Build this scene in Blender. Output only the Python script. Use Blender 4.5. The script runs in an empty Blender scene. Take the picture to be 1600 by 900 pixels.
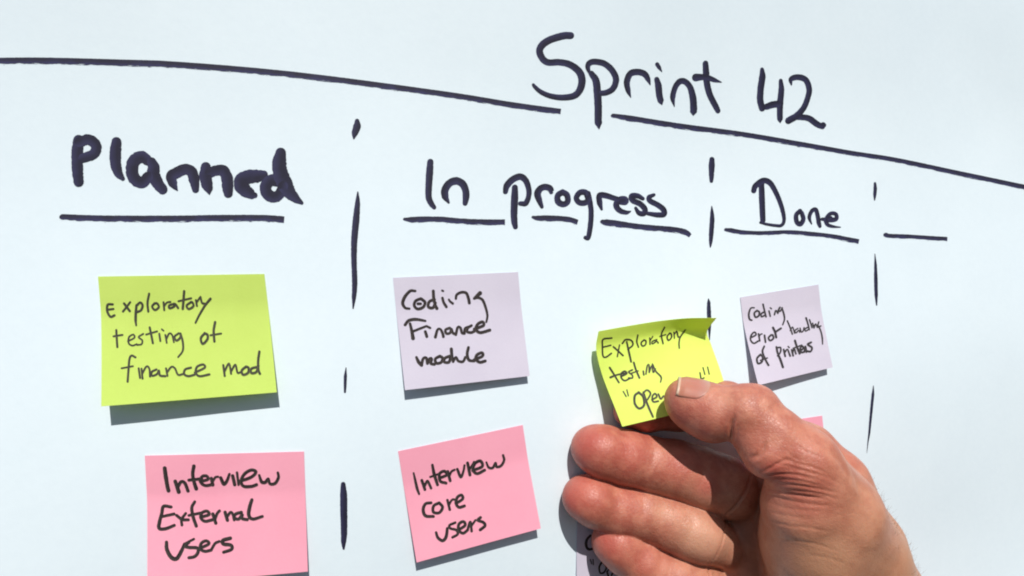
import bpy, bmesh, math, random
import numpy as np
from mathutils import Vector, Matrix
from mathutils.bvhtree import BVHTree
from mathutils.kdtree import KDTree

random.seed(7); rng = np.random.default_rng(7)
scene = bpy.context.scene
col = scene.collection

# ---------------------------------------------------------------- camera
FPX, YAW, PITCH, ROLL, DIST = 899.0, 0.312, -0.001, -0.066, 215.96     # px, rad, rad, rad, mm
cy, sy, cp, sp, cr, sr = (math.cos(YAW), math.sin(YAW), math.cos(PITCH), math.sin(PITCH), math.cos(ROLL), math.sin(ROLL))
FW = np.array([sy * cp, cy * cp, sp]); R0 = np.array([cy, -sy, 0.0]); U0 = np.cross(R0, FW)
RT = cr * R0 + sr * U0; UP = -sr * R0 + cr * U0
cam_d = bpy.data.cameras.new('camera'); cam = bpy.data.objects.new('camera', cam_d); col.objects.link(cam)
cam_d.sensor_width = 36; cam_d.lens = FPX / 1600 * 36; scene.cycles.filter_width = 2.0; cam_d.clip_start = 0.005; cam_d.clip_end = 50
m = Matrix.Identity(4)
for i in range(3):
    m[i][0], m[i][1], m[i][2] = RT[i], UP[i], -FW[i]
m[1][3] = -DIST / 1000
cam.matrix_world = m
scene.camera = cam

# ---------------------------------------------------------------- sky, sun, exposure
SUN_EL = math.atan2(1.13, 1.0)
w = bpy.data.worlds.new('World'); scene.world = w; w.use_nodes = True
nt = w.node_tree; bg = nt.nodes['Background']
sky = nt.nodes.new('ShaderNodeTexSky'); sky.sky_type = 'NISHITA'; sky.sun_disc = False
sky.sun_elevation = SUN_EL; sky.sun_rotation = math.radians(182)
nt.links.new(sky.outputs[0], bg.inputs[0]); bg.inputs[1].default_value = 0.06
sd = bpy.data.lights.new('sun', 'SUN'); sd.energy = 4.6; sd.angle = math.radians(0.55); sd.color = (1.0, 0.95, 0.885)
so = bpy.data.objects.new('sun', sd); col.objects.link(so)
so.rotation_euler = Vector((0.036, 1.0, -1.13)).to_track_quat('-Z', 'Y').to_euler()
so.location = (0, -1, 1)
vs = scene.view_settings
vs.view_transform = 'Standard'; vs.look = 'None'; vs.exposure = 0.0; vs.gamma = 1.0; vs.use_curve_mapping = False

# ---------------------------------------------------------------- helpers
def ray(px, py):
    return (px - 800) / FPX * RT - (py - 450) / FPX * UP + FW
def P(px, py, L):
    """the point (mm) seen at photo pixel px,py that stands L mm off the paper"""
    d = ray(px, py); t = (DIST - L) / d[1]
    return np.array([0, -DIST, 0]) + t * d
def tag(o, label=None, cat=None, group=None, kind=None):
    for k, v in (('label', label), ('category', cat), ('group', group), ('kind', kind)):
        if v: o[k] = v
    return o
def mesh_obj(name, verts, faces, mat, parent=None, smooth=False, uvs=None):
    me = bpy.data.meshes.new(name)
    me.from_pydata([tuple(v) for v in verts], [], faces)
    if uvs is not None:
        ul = me.uv_layers.new(name='UVMap')
        li = np.empty(len(me.loops), dtype=np.int32); me.loops.foreach_get('vertex_index', li)
        ul.data.foreach_set('uv', np.asarray(uvs, dtype=np.float32)[li].ravel())
    if smooth: me.polygons.foreach_set('use_smooth', [True] * len(me.polygons))
    me.materials.append(mat); me.update()
    o = bpy.data.objects.new(name, me); col.objects.link(o)
    if parent: o.parent = parent
    return o
def new_mat(name):
    m = bpy.data.materials.new(name); m.use_nodes = True
    return m, m.node_tree.nodes, m.node_tree.links, m.node_tree.nodes['Principled BSDF']
def node(nodes, t, **kw):
    n = nodes.new(t)
    for k, v in kw.items():
        if k.startswith('i_'): n.inputs[k[2:].replace('_', ' ')].default_value = v
        else: setattr(n, k, v)
    return n

# ---------------------------------------------------------------- materials
def paper_mat(name, c0, c1, scale, rough, bump, translucent=0.0, coord='Object', tcol=None):
    m, N, K, b = new_mat(name)
    tc = node(N, 'ShaderNodeTexCoord')
    n1 = node(N, 'ShaderNodeTexNoise', i_Scale=scale, i_Detail=4.0, i_Roughness=0.6)
    n2 = node(N, 'ShaderNodeTexNoise', i_Scale=scale * 40, i_Detail=3.0, i_Roughness=0.7)
    K.new(tc.outputs[coord], n1.inputs['Vector']); K.new(tc.outputs[coord], n2.inputs['Vector'])
    ad = node(N, 'ShaderNodeMath', operation='MULTIPLY_ADD'); ad.inputs[1].default_value = 0.35
    K.new(n2.outputs['Fac'], ad.inputs[0]); K.new(n1.outputs['Fac'], ad.inputs[2])
    rp = node(N, 'ShaderNodeMapRange'); rp.inputs[1].default_value = 0.45; rp.inputs[2].default_value = 0.9
    K.new(ad.outputs[0], rp.inputs[0])
    mx = node(N, 'ShaderNodeMix', data_type='RGBA'); mx.inputs[6].default_value = (*c0, 1); mx.inputs[7].default_value = (*c1, 1)
    K.new(rp.outputs[0], mx.inputs[0]); K.new(mx.outputs[2], b.inputs['Base Color'])
    b.inputs['Roughness'].default_value = rough; b.inputs['Specular IOR Level'].default_value = 0.3
    bp = node(N, 'ShaderNodeBump'); bp.inputs['Strength'].default_value = bump; bp.inputs['Distance'].default_value = 0.00006
    K.new(n2.outputs['Fac'], bp.inputs['Height']); K.new(bp.outputs[0], b.inputs['Normal'])
    if translucent:
        tr = node(N, 'ShaderNodeBsdfTranslucent'); tr.inputs[0].default_value = (*(tcol or c1), 1)
        ms = node(N, 'ShaderNodeMixShader'); ms.inputs[0].default_value = translucent
        K.new(b.outputs[0], ms.inputs[1]); K.new(tr.outputs[0], ms.inputs[2])
        K.new(ms.outputs[0], N['Material Output'].inputs[0])
    return m
M_paper = paper_mat('white_paper', (0.68, 0.79, 0.86), (0.735, 0.845, 0.91), 9, 0.55, 0.5)
M_wall = paper_mat('wall_paint', (0.6, 0.61, 0.6), (0.66, 0.66, 0.65), 12, 0.8, 0.6)
M_lime = paper_mat('lime_note', (0.60, 0.78, 0.16), (0.65, 0.83, 0.19), 30, 0.75, 0.6, 0.24, tcol=(0.6, 0.8, 0.05))
M_yellow = paper_mat('yellow_note', (0.76, 0.93, 0.17), (0.82, 0.97, 0.20), 30, 0.75, 0.6, 0.27, tcol=(0.65, 0.8, 0.05))
M_pink = paper_mat('pink_note', (0.86, 0.36, 0.475), (0.90, 0.40, 0.515), 30, 0.75, 0.6, 0.10, tcol=(0.9, 0.2, 0.3))
M_mauve = paper_mat('mauve_note', (0.585, 0.555, 0.67), (0.64, 0.61, 0.72), 30, 0.75, 0.6, 0.08)

def ink_mat(name, core, thin, dry):
    """UV: u along the stroke (mm), v across it (0..1, 1 = the chisel's dry lower edge)"""
    m, N, K, b = new_mat(name)
    uv = node(N, 'ShaderNodeUVMap'); sx = node(N, 'ShaderNodeSeparateXYZ'); K.new(uv.outputs[0], sx.inputs[0])
    mp = node(N, 'ShaderNodeMapping'); mp.inputs['Scale'].default_value = (0.25, 9.0, 1)
    K.new(uv.outputs[0], mp.inputs[0])
    st = node(N, 'ShaderNodeTexNoise', i_Scale=1.0, i_Detail=5.0, i_Roughness=0.65); K.new(mp.outputs[0], st.inputs['Vector'])
    tc = node(N, 'ShaderNodeTexCoord')
    bl = node(N, 'ShaderNodeTexNoise', i_Scale=260.0, i_Detail=3.0); K.new(tc.outputs['Object'], bl.inputs['Vector'])
    # colour: pooled dark core to violet thinner ink
    f = node(N, 'ShaderNodeMapRange'); f.inputs[1].default_value = 0.35; f.inputs[2].default_value = 1.0
    K.new(sx.outputs[1], f.inputs[0])
    f2 = node(N, 'ShaderNodeMath', operation='MULTIPLY_ADD'); f2.inputs[1].default_value = 0.8
    K.new(bl.outputs['Fac'], f2.inputs[0]); f3 = node(N, 'ShaderNodeMath', operation='MULTIPLY'); f3.inputs[1].default_value = 0.8
    K.new(f.outputs[0], f3.inputs[0]); K.new(f3.outputs[0], f2.inputs[2])
    f4 = node(N, 'ShaderNodeMapRange'); f4.inputs[1].default_value = 0.35; f4.inputs[2].default_value = 1.1; K.new(f2.outputs[0], f4.inputs[0])
    mx = node(N, 'ShaderNodeMix', data_type='RGBA'); mx.inputs[6].default_value = (*core, 1); mx.inputs[7].default_value = (*thin, 1)
    K.new(f4.outputs[0], mx.inputs[0]); K.new(mx.outputs[2], b.inputs['Base Color'])
    b.inputs['Roughness'].default_value = 0.6; b.inputs['Specular IOR Level'].default_value = 0.2
    if dry:
        # streaks break up where v is near 1
        e = node(N, 'ShaderNodeMapRange'); e.inputs[1].default_value = 0.6; e.inputs[2].default_value = 1.0
        e.inputs[3].default_value = 0.0; e.inputs[4].default_value = dry; K.new(sx.outputs[1], e.inputs[0])
        th = node(N, 'ShaderNodeMath', operation='ADD'); K.new(st.outputs['Fac'], th.inputs[0]); K.new(e.outputs[0], th.inputs[1])
        a = node(N, 'ShaderNodeMapRange'); a.inputs[1].default_value = 0.70; a.inputs[2].default_value = 0.78
        K.new(th.outputs[0], a.inputs[0])
        tr = node(N, 'ShaderNodeBsdfTransparent'); ms = node(N, 'ShaderNodeMixShader')
        K.new(a.outputs[0], ms.inputs[0]); K.new(b.outputs[0], ms.inputs[1]); K.new(tr.outputs[0], ms.inputs[2])
        K.new(ms.outputs[0], N['Material Output'].inputs[0])
    return m
M_ink = ink_mat('marker_ink', (0.018, 0.0175, 0.036), (0.034, 0.034, 0.085), 0.0)
M_inkdry = ink_mat('marker_ink_dry_edge', (0.026, 0.025, 0.046), (0.045, 0.045, 0.13), 0.5)
M_inkn = ink_mat('pen_ink', (0.022, 0.017, 0.018), (0.05, 0.042, 0.038), 0.0)
M_inky = ink_mat('pen_ink_on_yellow', (0.028, 0.03, 0.022), (0.075, 0.075, 0.04), 0.0)
M_inkthin = ink_mat('fine_pen_ink', (0.03, 0.027, 0.03), (0.07, 0.065, 0.07), 0.0)

# ---------------------------------------------------------------- wall and paper sheet
def paper_dy(x, z):
    """gentle waviness of the hung sheet (mm toward the viewer), x z in mm"""
    return -2.4 * math.sin(z * 0.026 + 0.15) + 0.45 * math.sin(x * 0.021 + 1.3) * math.cos(z * 0.017 - 0.4) + 0.2 * math.sin(x * 0.06 + z * 0.035)
def on_paper(px, py, off):
    L = off
    for _ in range(4):
        q = P(px, py, L); L = off + paper_dy(q[0], q[2])
    return P(px, py, L)
bm = bmesh.new(); bmesh.ops.create_cube(bm, size=1.0, matrix=Matrix.Translation((0.1, 0.0085, 0)) @ Matrix.Diagonal((9.0, 0.01, 6.0, 1)))
me = bpy.data.meshes.new('wall'); bm.to_mesh(me); bm.free(); me.materials.append(M_wall)
wall = bpy.data.objects.new('wall', me); col.objects.link(wall)
tag(wall, 'pale painted wall behind the large white paper', None, None, 'structure')

X0, X1, Z0, Z1, ST = -330, 620, -330, 330, 5
nx, nz = (X1 - X0) // ST + 1, (Z1 - Z0) // ST + 1
V = []; F = []
for side in (0, 1):
    for j in range(nz):
        for i in range(nx):
            x, z = X0 + i * ST, Z0 + j * ST
            V.append((x / 1000, (-paper_dy(x, z) + side * 0.25) / 1000, z / 1000))
n1 = nx * nz
for j in range(nz - 1):
    for i in range(nx - 1):
        a = j * nx + i
        F.append((a, a + 1, a + 1 + nx, a + nx)); b = a + n1; F.append((b, b + nx, b + nx + 1, b + 1))
for i in range(nx - 1):
    F.append((i + 1, i, i + n1, i + 1 + n1)); a = (nz - 1) * nx + i; F.append((a, a + 1, a + 1 + n1, a + n1))
for j in range(nz - 1):
    a = j * nx; F.append((a, a + nx, a + nx + n1, a + n1)); a = j * nx + nx - 1; F.append((a + nx, a, a + n1, a + nx + n1))
sheet = mesh_obj('paper_sheet', V, F, M_paper, smooth=False)
for p in sheet.data.polygons: p.use_smooth = abs(p.normal.y) > 0.8
tag(sheet, 'large white sheet of paper with a hand drawn task board in marker', 'paper sheet')

def bvh_of(o):
    return BVHTree.FromPolygons([v.co.copy() for v in o.data.vertices], [tuple(p.vertices) for p in o.data.polygons])
CAM = Vector((0, -DIST / 1000, 0))

# ---------------------------------------------------------------- strokes
def smooth_path(pts, ws, step):
    pts = np.array(pts, float); n = len(pts)
    if np.isscalar(ws): ws = [ws]
    ws = np.interp(np.linspace(0, 1, n), np.linspace(0, 1, len(ws)), ws)
    if n == 2: ext = np.vstack([2 * pts[0] - pts[1], pts, 2 * pts[1] - pts[0]])
    else: ext = np.vstack([2 * pts[0] - pts[1], pts, 2 * pts[-1] - pts[-2]])
    out = []; wo = []
    for i in range(n - 1):
        p0, p1, p2, p3 = ext[i:i + 4]
        seg = max(2, int(np.linalg.norm(p2 - p1) / step))
        for k in range(seg):
            t = k / seg
            out.append(0.5 * (2 * p1 + (p2 - p0) * t + (2 * p0 - 5 * p1 + 4 * p2 - p3) * t * t + (3 * p1 - p0 - 3 * p2 + p3) * t ** 3))
            wo.append(ws[i] * (1 - t) + ws[i + 1] * t)
    out.append(pts[-1]); wo.append(ws[-1])
    return np.array(out), np.array(wo)

def add_stroke(bv, V, F, UV, pts, ws, lift, jit=0.04, caps='rr', fl=False):
    c, wd = smooth_path(pts, ws, 1.3)
    n = len(c)
    d = np.gradient(c, axis=0); d /= (np.linalg.norm(d, axis=1)[:, None] + 1e-9)
    # smooth the direction a little so that sharp turns do not fold
    for _ in range(2):
        d[1:-1] = d[:-2] + 2 * d[1:-1] + d[2:]; d /= (np.linalg.norm(d, axis=1)[:, None] + 1e-9)
    nrm = np.stack([-d[:, 1], d[:, 0]], 1)
    s = np.concatenate([[0], np.cumsum(np.linalg.norm(np.diff(c, axis=0), axis=1))])
    j1 = np.interp(s, np.arange(0, s[-1] + 4, 1.7), rng.normal(0, jit, len(np.arange(0, s[-1] + 4, 1.7))))
    j2 = np.interp(s, np.arange(0, s[-1] + 4, 1.7), rng.normal(0, jit, len(np.arange(0, s[-1] + 4, 1.7))))
    rows = []
    def cap(i, sign):
        out = []
        for a in (75, 50, 25) if sign < 0 else (25, 50, 75):
            r = math.radians(a)
            out.append((c[i] + d[i] * sign * wd[i] / 2 * math.sin(r), wd[i] * math.cos(r), nrm[i], s[i] + sign * wd[i] / 2 * math.sin(r), 0, 0))
        return out
    if caps[0] == 'r': rows += cap(0, -1)
    for i in range(n): rows.append((c[i], wd[i], nrm[i], s[i], j1[i], j2[i]))
    if caps[1] == 'r': rows += cap(n - 1, 1)
    K = 5; base = len(V); ok = []
    tot = len(rows)
    for ri, (cc, ww, nn, ss, a1, a2) in enumerate(rows):
        for k in range(K):
            e = k / (K - 1) - 0.5
            if fl: e2 = -e
            else: e2 = e
            off = e2 * ww * (1 + (a1 if e2 < 0 else a2))
            q = cc + nn * off
            dv = Vector(ray(q[0], q[1])).normalized()
            hit, no, _, _ = bv.ray_cast(CAM, dv)
            if hit is None: ok.append(False); V.append(tuple(P(q[0], q[1], 0.5) / 1000))
            else:
                if no.dot(dv) > 0: no = -no
                ok.append(True); V.append(tuple(hit + no * (lift + 0.00003 * ri / tot)))
            UV.append((ss / 4.0, 0.5 + e))
    for r in range(tot - 1):
        for k in range(K - 1):
            a = r * K + k; q = (a, a + K, a + K + 1, a + 1)
            if all(ok[z] for z in q): F.append(tuple(base + z for z in q))

def writing(host, bv, region, strokes, mat, name='handwriting', label=None, lift=0.00006, caps='rr', wmul=1.0, jit=0.02):
    """strokes: list of 'width[,width..]: x,y x,y ...' in the enlarged coordinates of region (x0,y0,scale)"""
    x0, y0, sc = region
    V, F, UV = [], [], []
    for k, line in enumerate(strokes):
        head, body = line.split(':')
        ws = [float(a) / sc * wmul for a in head.split(',')]
        pts = [(x0 + float(a.split(',')[0]) / sc, y0 + float(a.split(',')[1]) / sc) for a in body.split()]
        if pts[0] == pts[-1]: pts[-1] = (pts[-1][0] + 0.3, pts[-1][1] + 0.3)
        add_stroke(bv, V, F, UV, pts, ws, lift + 0.000008 * k, jit=jit, caps=caps)
    o = mesh_obj(name, V, F, mat, host, smooth=False, uvs=UV)
    if label: o['label'] = label
    return o

BS = bvh_of(sheet)
Q1, Q2, Q3, Q4, Q5, Q6, FULL = (820, 30, 5), (1060, 80, 5), (190, 200, 5), (620, 220, 5), (840, 220, 5), (1080, 230, 5), (0, 0, 1)
def word(reg, strokes, label, **k): return writing(sheet, BS, reg, strokes, M_ink, 'handwriting', label, **k)
def line(reg, strokes, label, dry=True, **k): return writing(sheet, BS, reg, strokes, M_inkdry if dry else M_ink, 'marker_line', label, **k)

word(Q1, ['56,58,58,56,52,50,52,56,60,58,52,46,40,32,24: 358,128 300,130 200,160 138,200 115,250 140,310 185,338 260,336 340,350 405,390 440,440 445,500 425,560 380,600 290,612 200,600 125,568 80,530 66,512',
  '20,44,48,48,50,50,46,42: 508,425 492,380 502,345 545,332 620,347 682,400 712,470 690,540 640,572 598,578',
  '46,58,60,60,58,58,6: 520,425 555,480 567,580 573,680 573,790 575,815 580,858',
  '6,40,50,50,50,48,40,8: 828,612 808,560 797,490 825,425 885,412 935,428 962,468 979,512',
  '40,54,52,48,6: 1030,470 1043,520 1050,590 1062,640 1072,668', '32,30,6: 1033,352 1050,378 1070,410',
  '6,44,44,46,46,46,54,56,54,6: 1168,683 1155,610 1175,530 1210,487 1250,487 1290,530 1312,610 1318,690 1317,725 1315,752',
  '44,50,50,48,46,40: 1411,345 1415,410 1422,500 1445,590 1488,675 1508,715', '60,46,44,34,6: 1335,455 1385,452 1425,455 1480,475 1535,492',
  '30,52,52,50,50: 1852,392 1855,450 1842,540 1838,630 1853,695', '30,48,52,52: 1855,688 1890,682 1930,668 1975,662', '30,46,50,46,44,6: 1998,480 2003,550 1995,640 1991,720 1993,780 1995,808',
  '10,40,44,44,44,44,46,50,52: 2082,512 2078,470 2125,452 2190,470 2220,540 2210,610 2178,690 2125,752 2058,792', '40,44,46,46,40: 2110,765 2160,765 2220,775 2280,818 2325,838', '36,36: 2328,822 2335,828'],
  'word Sprint and number 42')
line(FULL, ['11.5,12.5,12.5,12,11.5,11,11,11: -60,97 60,96 200,99.5 270,102 400,112 520,125 700,149 800,165 876,175.5'], 'long marker line left of the title', caps='rf', jit=0.012)
line(FULL, ['8,11,11,10,10,9,9,9,10: 958,181.5 985,186 1060,198 1160,211 1260,228 1330,240 1400,251 1500,272 1660,306'], 'long marker line under the title at right', caps='rf', jit=0.012)

word((190, 200, 5), ['70,84,88,86,84,80,70: 205,255 155,225 95,262 82,345 110,405 165,425 205,380', '64,84,88,86,70: 235,265 250,310 250,360 275,420 320,480',
  '10,60,76,78,76,76,76,50: 436,488 405,440 388,380 430,350 500,322 548,345 566,400 578,480', '70,84,84,60,6: 658,305 655,370 665,430 680,480 687,520',
  '70,72,76,80,82,64: 690,350 740,332 795,335 822,390 828,450 833,510', '60,90,96,96,96,90,66,40: 1110,365 1060,375 990,382 935,410 935,450 970,490 1020,520 1040,525',
  '84,80,80,80,76,70,70: 1225,410 1165,410 1125,455 1140,515 1190,540 1235,515 1262,455', '74,100,104,110,90,60,24: 1243,195 1232,270 1240,350 1272,430 1310,500 1360,550 1408,585',
  '70,80,76,60,30: -40,110 -48,200 -44,290 -22,355 10,395', '74,80,80,74,70: -335,95 -345,190 -345,290 -340,380 -335,420', '70,72,74,72,64: -330,110 -260,90 -200,130 -215,200 -300,235'],
  'bold heading word for the planned column', jit=0.035, wmul=1.14)
line(FULL, ['11,12,12.5,12.5,12.5,13: 98,340 160,342.5 270,343 340,342 410,342 444,344.5'], 'underline of the planned heading', caps='rf')
word(Q4, ['50,58,54,50,46,34: 262,165 256,250 250,350 249,440 268,488 292,520', '20,56,60,58,60,58,56,54,40: 405,482 378,435 376,385 410,332 465,313 515,338 538,392 540,440 533,488',
  '40,52,52,52,48,44,42,44,36: 848,398 860,350 905,302 965,280 1008,312 1031,380 1028,440 1005,488 965,490', '48,58,56,54,50,40: 922,365 920,450 915,560 918,630 926,672',
  '30,48,56,50,50,50,40,10: 1133,515 1112,462 1099,412 1122,372 1160,360 1195,372 1212,402 1217,404'], 'words In progress, first letters')
word(Q5, ['46,48,50,48,46,48,46: 195,400 158,428 160,475 200,496 234,475 230,425 198,402', '48,48,46,44,44,46,44: 392,440 375,405 330,405 303,445 325,482 375,482 402,445', '38,42,42,42,40,36,30: 396,410 409,480 418,560 412,660 400,738 390,762 372,756',
  '20,46,46,46,42,40: 500,535 485,485 483,428 530,427 590,446 622,455', '36,50,50,48,48,44,34,20,8: 620,478 682,478 682,458 640,460 613,500 638,542 690,560 715,555 727,550',
  '30,42,46,44,44,44,44,38,24: 822,452 780,430 735,432 742,465 800,492 838,535 828,568 790,562 765,525', '26,40,42,42,44,42,40,30: 908,422 870,442 880,470 940,502 983,538 986,575 930,578 862,568'], 'word progress, last letters')
line(Q4, ['30,54,55,54,54,55,56: 62,615 110,622 200,618 350,620 500,633 650,640 845,642'], 'first underline of the progress heading', dry=True, caps='rf')
line(Q5, ['30,50,54,54,54,48: -35,600 -5,609 60,609 150,612 240,620 312,640'], 'second underline of the progress heading', caps='rf')
line(Q5, ['44,66,60,56,56,56,54,40: 508,637 535,645 600,650 750,672 900,687 1050,699 1150,718 1190,745'], 'third underline of the progress heading', caps='rf')
word(Q6, ['46,48,46,42,30: 548,290 552,400 556,500 560,580 562,590', '42,44,48,46,42,38,34,28,26,24: 488,340 500,305 550,266 592,264 632,300 682,400 715,500 724,575 700,612 640,610', '24,22,20: 640,610 590,602 540,588',
  '34,36,38,40,36,34: 850,497 820,530 824,582 852,600 875,562 862,512', '10,30,32,34,34,36,26: 940,600 922,550 940,500 972,488 988,540 996,590 1005,618', '26,40,34,30,30,34,30,22,8: 1022,562 1085,568 1132,560 1128,522 1085,520 1052,565 1065,605 1110,620 1165,625', '30,26: 1055,560 1090,550'], 'heading word Done')
line(Q6, ['34,46,40,40,40,42,42,44,48: 272,648 310,655 400,668 540,675 750,668 900,678 1100,700 1200,720 1308,742'], 'underline of the Done heading', caps='rf')
line(Q6, ['44,42,40,40,40,42: 1520,690 1545,697 1600,698 1700,702 1850,712 2000,722'], 'underline of a further heading', caps='rf')
for lab, rg, st in (('column dash', (500, 170, 2.727), '20,34,28,8: 158,52 158,75 148,105 144,126'), ('column dash', (500, 170, 2.727), '6,22,30,28,24,24,20,6: 161,355 160,400 154,470 146,560 145,650 148,740 145,800 141,850'),
    ('column dash', (500, 560, 2.9), '4,15,14,10: 118,42 115,80 114,120 113,152'), ('column dash', (500, 560, 2.9), '22,33,33,30,24,10: 105,570 107,620 108,700 109,780 107,830 107,862'),
    ('column dash', Q6, '40,50,44,36,28: 161,95 160,140 158,190 158,240 157,265'), ('column dash', Q6, '8,28,38,38,28,10: 160,462 162,510 163,570 156,670 152,740 149,780'),
    ('column dash', Q6, '20,28,26,10: 1435,282 1437,320 1434,370 1432,412'), ('column dash', (1340, 270, 4.09), '4,18,24,22,8: 110,518 114,590 116,680 118,780 121,845'),
    ('column dash', (1330, 590, 6.92), '8,30,30,28,22,12,3: 239,90 234,180 222,300 208,450 194,600 180,700 168,815'), ('column dash', (1090, 440, 9), '16,50,60,58,40,10: 152,245 156,300 158,420 163,560 165,680 166,820')):
    line(rg, [st], 'dash of a dashed column line', dry=False, caps='rr', jit=0.03)

# ---------------------------------------------------------------- sticky notes
def note_from_grid(name, G, mat, thick=0.10, nu=36, nv=36):
    """G: rows x cols of mm points; smooth sheet through them with a real thickness"""
    G = np.array(G, float); R, C = G.shape[:2]
    def interp(A, t):          # Catmull-Rom along axis 0
        n = len(A) - 1; x = t * n; i = min(int(x), n - 1); f = x - i
        g = lambda k: A[k] if 0 <= k <= n else (2 * A[0] - A[1] if k < 0 else 2 * A[n] - A[n - 1])
        p0, p1, p2, p3 = g(i - 1), g(i), g(i + 1), g(i + 2)
        return 0.5 * (2 * p1 + (p2 - p0) * f + (2 * p0 - 5 * p1 + 4 * p2 - p3) * f * f + (3 * p1 - p0 - 3 * p2 + p3) * f ** 3)
    pts = np.zeros((nv + 1, nu + 1, 3))
    for j in range(nv + 1):
        rowp = interp(G, j / nv)
        for i in range(nu + 1): pts[j, i] = interp(rowp, i / nu)
    du = np.gradient(pts, axis=1); dv = np.gradient(pts, axis=0)
    nn = np.cross(dv, du); nn /= np.linalg.norm(nn, axis=2)[..., None]
    if nn[nv // 2, nu // 2, 1] > 0: nn = -nn
    back = pts - nn * thick
    V = np.concatenate([pts.reshape(-1, 3), back.reshape(-1, 3)]) / 1000
    F = []; W = nu + 1; O = (nu + 1) * (nv + 1)
    for j in range(nv):
        for i in range(nu):
            a = j * W + i; F.append((a, a + W, a + W + 1, a + 1)); b = a + O; F.append((b, b + 1, b + 1 + W, b + W))
    rim = [i for i in range(nu + 1)] + [j * W + nu for j in range(1, nv + 1)] + [nv * W + i for i in range(nu - 1, -1, -1)] + [j * W for j in range(nv - 1, 0, -1)]
    b0 = len(V); V = np.concatenate([V, V[rim], V[[r + O for r in rim]]]); nr_ = len(rim)
    for k in range(nr_):
        k2 = (k + 1) % nr_; F.append((b0 + k, b0 + k2, b0 + nr_ + k2, b0 + nr_ + k))
    o = mesh_obj(name, V, F, mat, smooth=True)
    nfront = 2 * nu * nv
    for i, p in enumerate(o.data.polygons): p.use_smooth = i < nfront
    return o

def flat_note(name, TL, TR, BR, BL, lift_l, lift_r, mat, band=0.27, power=1.25, base=0.35, bow=0.0):
    """corners in photo pixels; stuck along the top band, lower edge lifted off the paper (mm)"""
    tl, tr = on_paper(*TL, base), on_paper(*TR, base); br, bl = on_paper(*BR, base + lift_r), on_paper(*BL, base + lift_l)
    rows = []
    nr, nc = 13, 7
    for j in range(nr):
        v = j / (nr - 1); g = 0 if v < band else ((v - band) / (1 - band)) ** power
        row = []
        for i in range(nc):
            u = i / (nc - 1)
            top = tl * (1 - u) + tr * u; bot = bl * (1 - u) + br * u
            p = top * (1 - v) + bot * v
            x, z = p[0], p[2]
            y = base + (lift_l * (1 - u) + lift_r * u) * g + bow * math.sin(math.pi * u) * g + paper_dy(x, z) + 0.04 * math.sin(u * 9 + v * 5)
            row.append([x, -y, z])
        rows.append(row)
    return note_from_grid(name, rows, mat)
GR = 'sticky notes on the paper board'
nA = flat_note('sticky_note', (153, 432), (413, 428), (432.5, 613), (158, 635), 6.5, 5.2, M_lime)
tag(nA, 'lime green note cut by the left edge, reading exploratory testing of finance mod', 'sticky note', GR)
nB = flat_note('sticky_note', (614, 434), (809.5, 425), (827.6, 587.4), (632.7, 609.6), 3.6, 2.8, M_mauve)
tag(nB, 'pale mauve note under In progress reading Coding Finance module', 'sticky note', GR)
nC = flat_note('sticky_note', (226.2, 712), (475, 705.5), (481, 893), (230, 915), 5.5, 3.5, M_pink, band=0.33)
tag(nC, 'pink note at lower left reading Interview External Users', 'sticky note', GR)
nD = flat_note('sticky_note', (622, 705), (816.8, 664), (845, 825.6), (651, 879), 4.0, 4.4, M_pink, band=0.3)
tag(nD, 'tilted pink note under the mauve note, reading Interview core users', 'sticky note', GR)
nE = flat_note('sticky_note', (1156.7, 464.5), (1278.7, 444.5), (1301, 574), (1185, 602), 5.5, 3.2, M_mauve)
tag(nE, 'small mauve note under Done reading coding error handling of printers', 'sticky note', GR)
nG = flat_note('sticky_note', (902, 806), (1085, 790), (1092, 958), (901, 975), 2.2, 2.2, M_mauve)
tag(nG, 'mauve note mostly hidden behind the little finger at the bottom edge', 'sticky note', GR)
nH = flat_note('sticky_note', (1159, 668), (1284.5, 649.5), (1305, 775), (1172, 800), 3.0, 3.0, M_pink)
tag(nH, 'pink note almost wholly hidden behind the hand, its top right corner showing', 'sticky note', GR)
# the held note, curling away from the paper, pinched between thumb and index finger
rowsF = [
 [(935.3, 517.7, 8.9), (981, 509.5, 8.8), (1028, 502, 9.4), (1074, 497.3, 11.8), (1119.5, 497, 16.5)],
 [(931.5, 541, 7.0), (977, 533, 6.3), (1022, 525, 6.2), (1065, 518, 6.6), (1105, 518, 8.5)],
 [(934.5, 563, 7.0), (979, 555, 6.8), (1024, 547, 7.2), (1068, 540, 7.8), (1111, 538, 8.6)],
 [(942, 589, 7.8), (987, 581, 8.8), (1031, 573, 10.2), (1075, 565, 11.4), (1119, 560, 12.2)],
 [(951.5, 614, 10.0), (996, 606, 12.2), (1040, 597, 14.4), (1084, 589, 15.9), (1127, 583, 16.6)],
 [(962, 640, 13.2), (1005, 632, 15.8), (1049, 622, 18.2), (1092, 613, 19.4), (1134, 606, 20.2)],
 [(972.4, 666.6, 16.6), (1015, 656.5, 19.2), (1058, 646.5, 21.4), (1100, 637, 22.8), (1141, 628, 23.6)]]
nF = note_from_grid('sticky_note', [[P(*q) for q in r] for r in rowsF], M_yellow, nu=48, nv=60)
tag(nF, 'curling yellow green note pinched between thumb and index finger', 'sticky note', GR)

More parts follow.
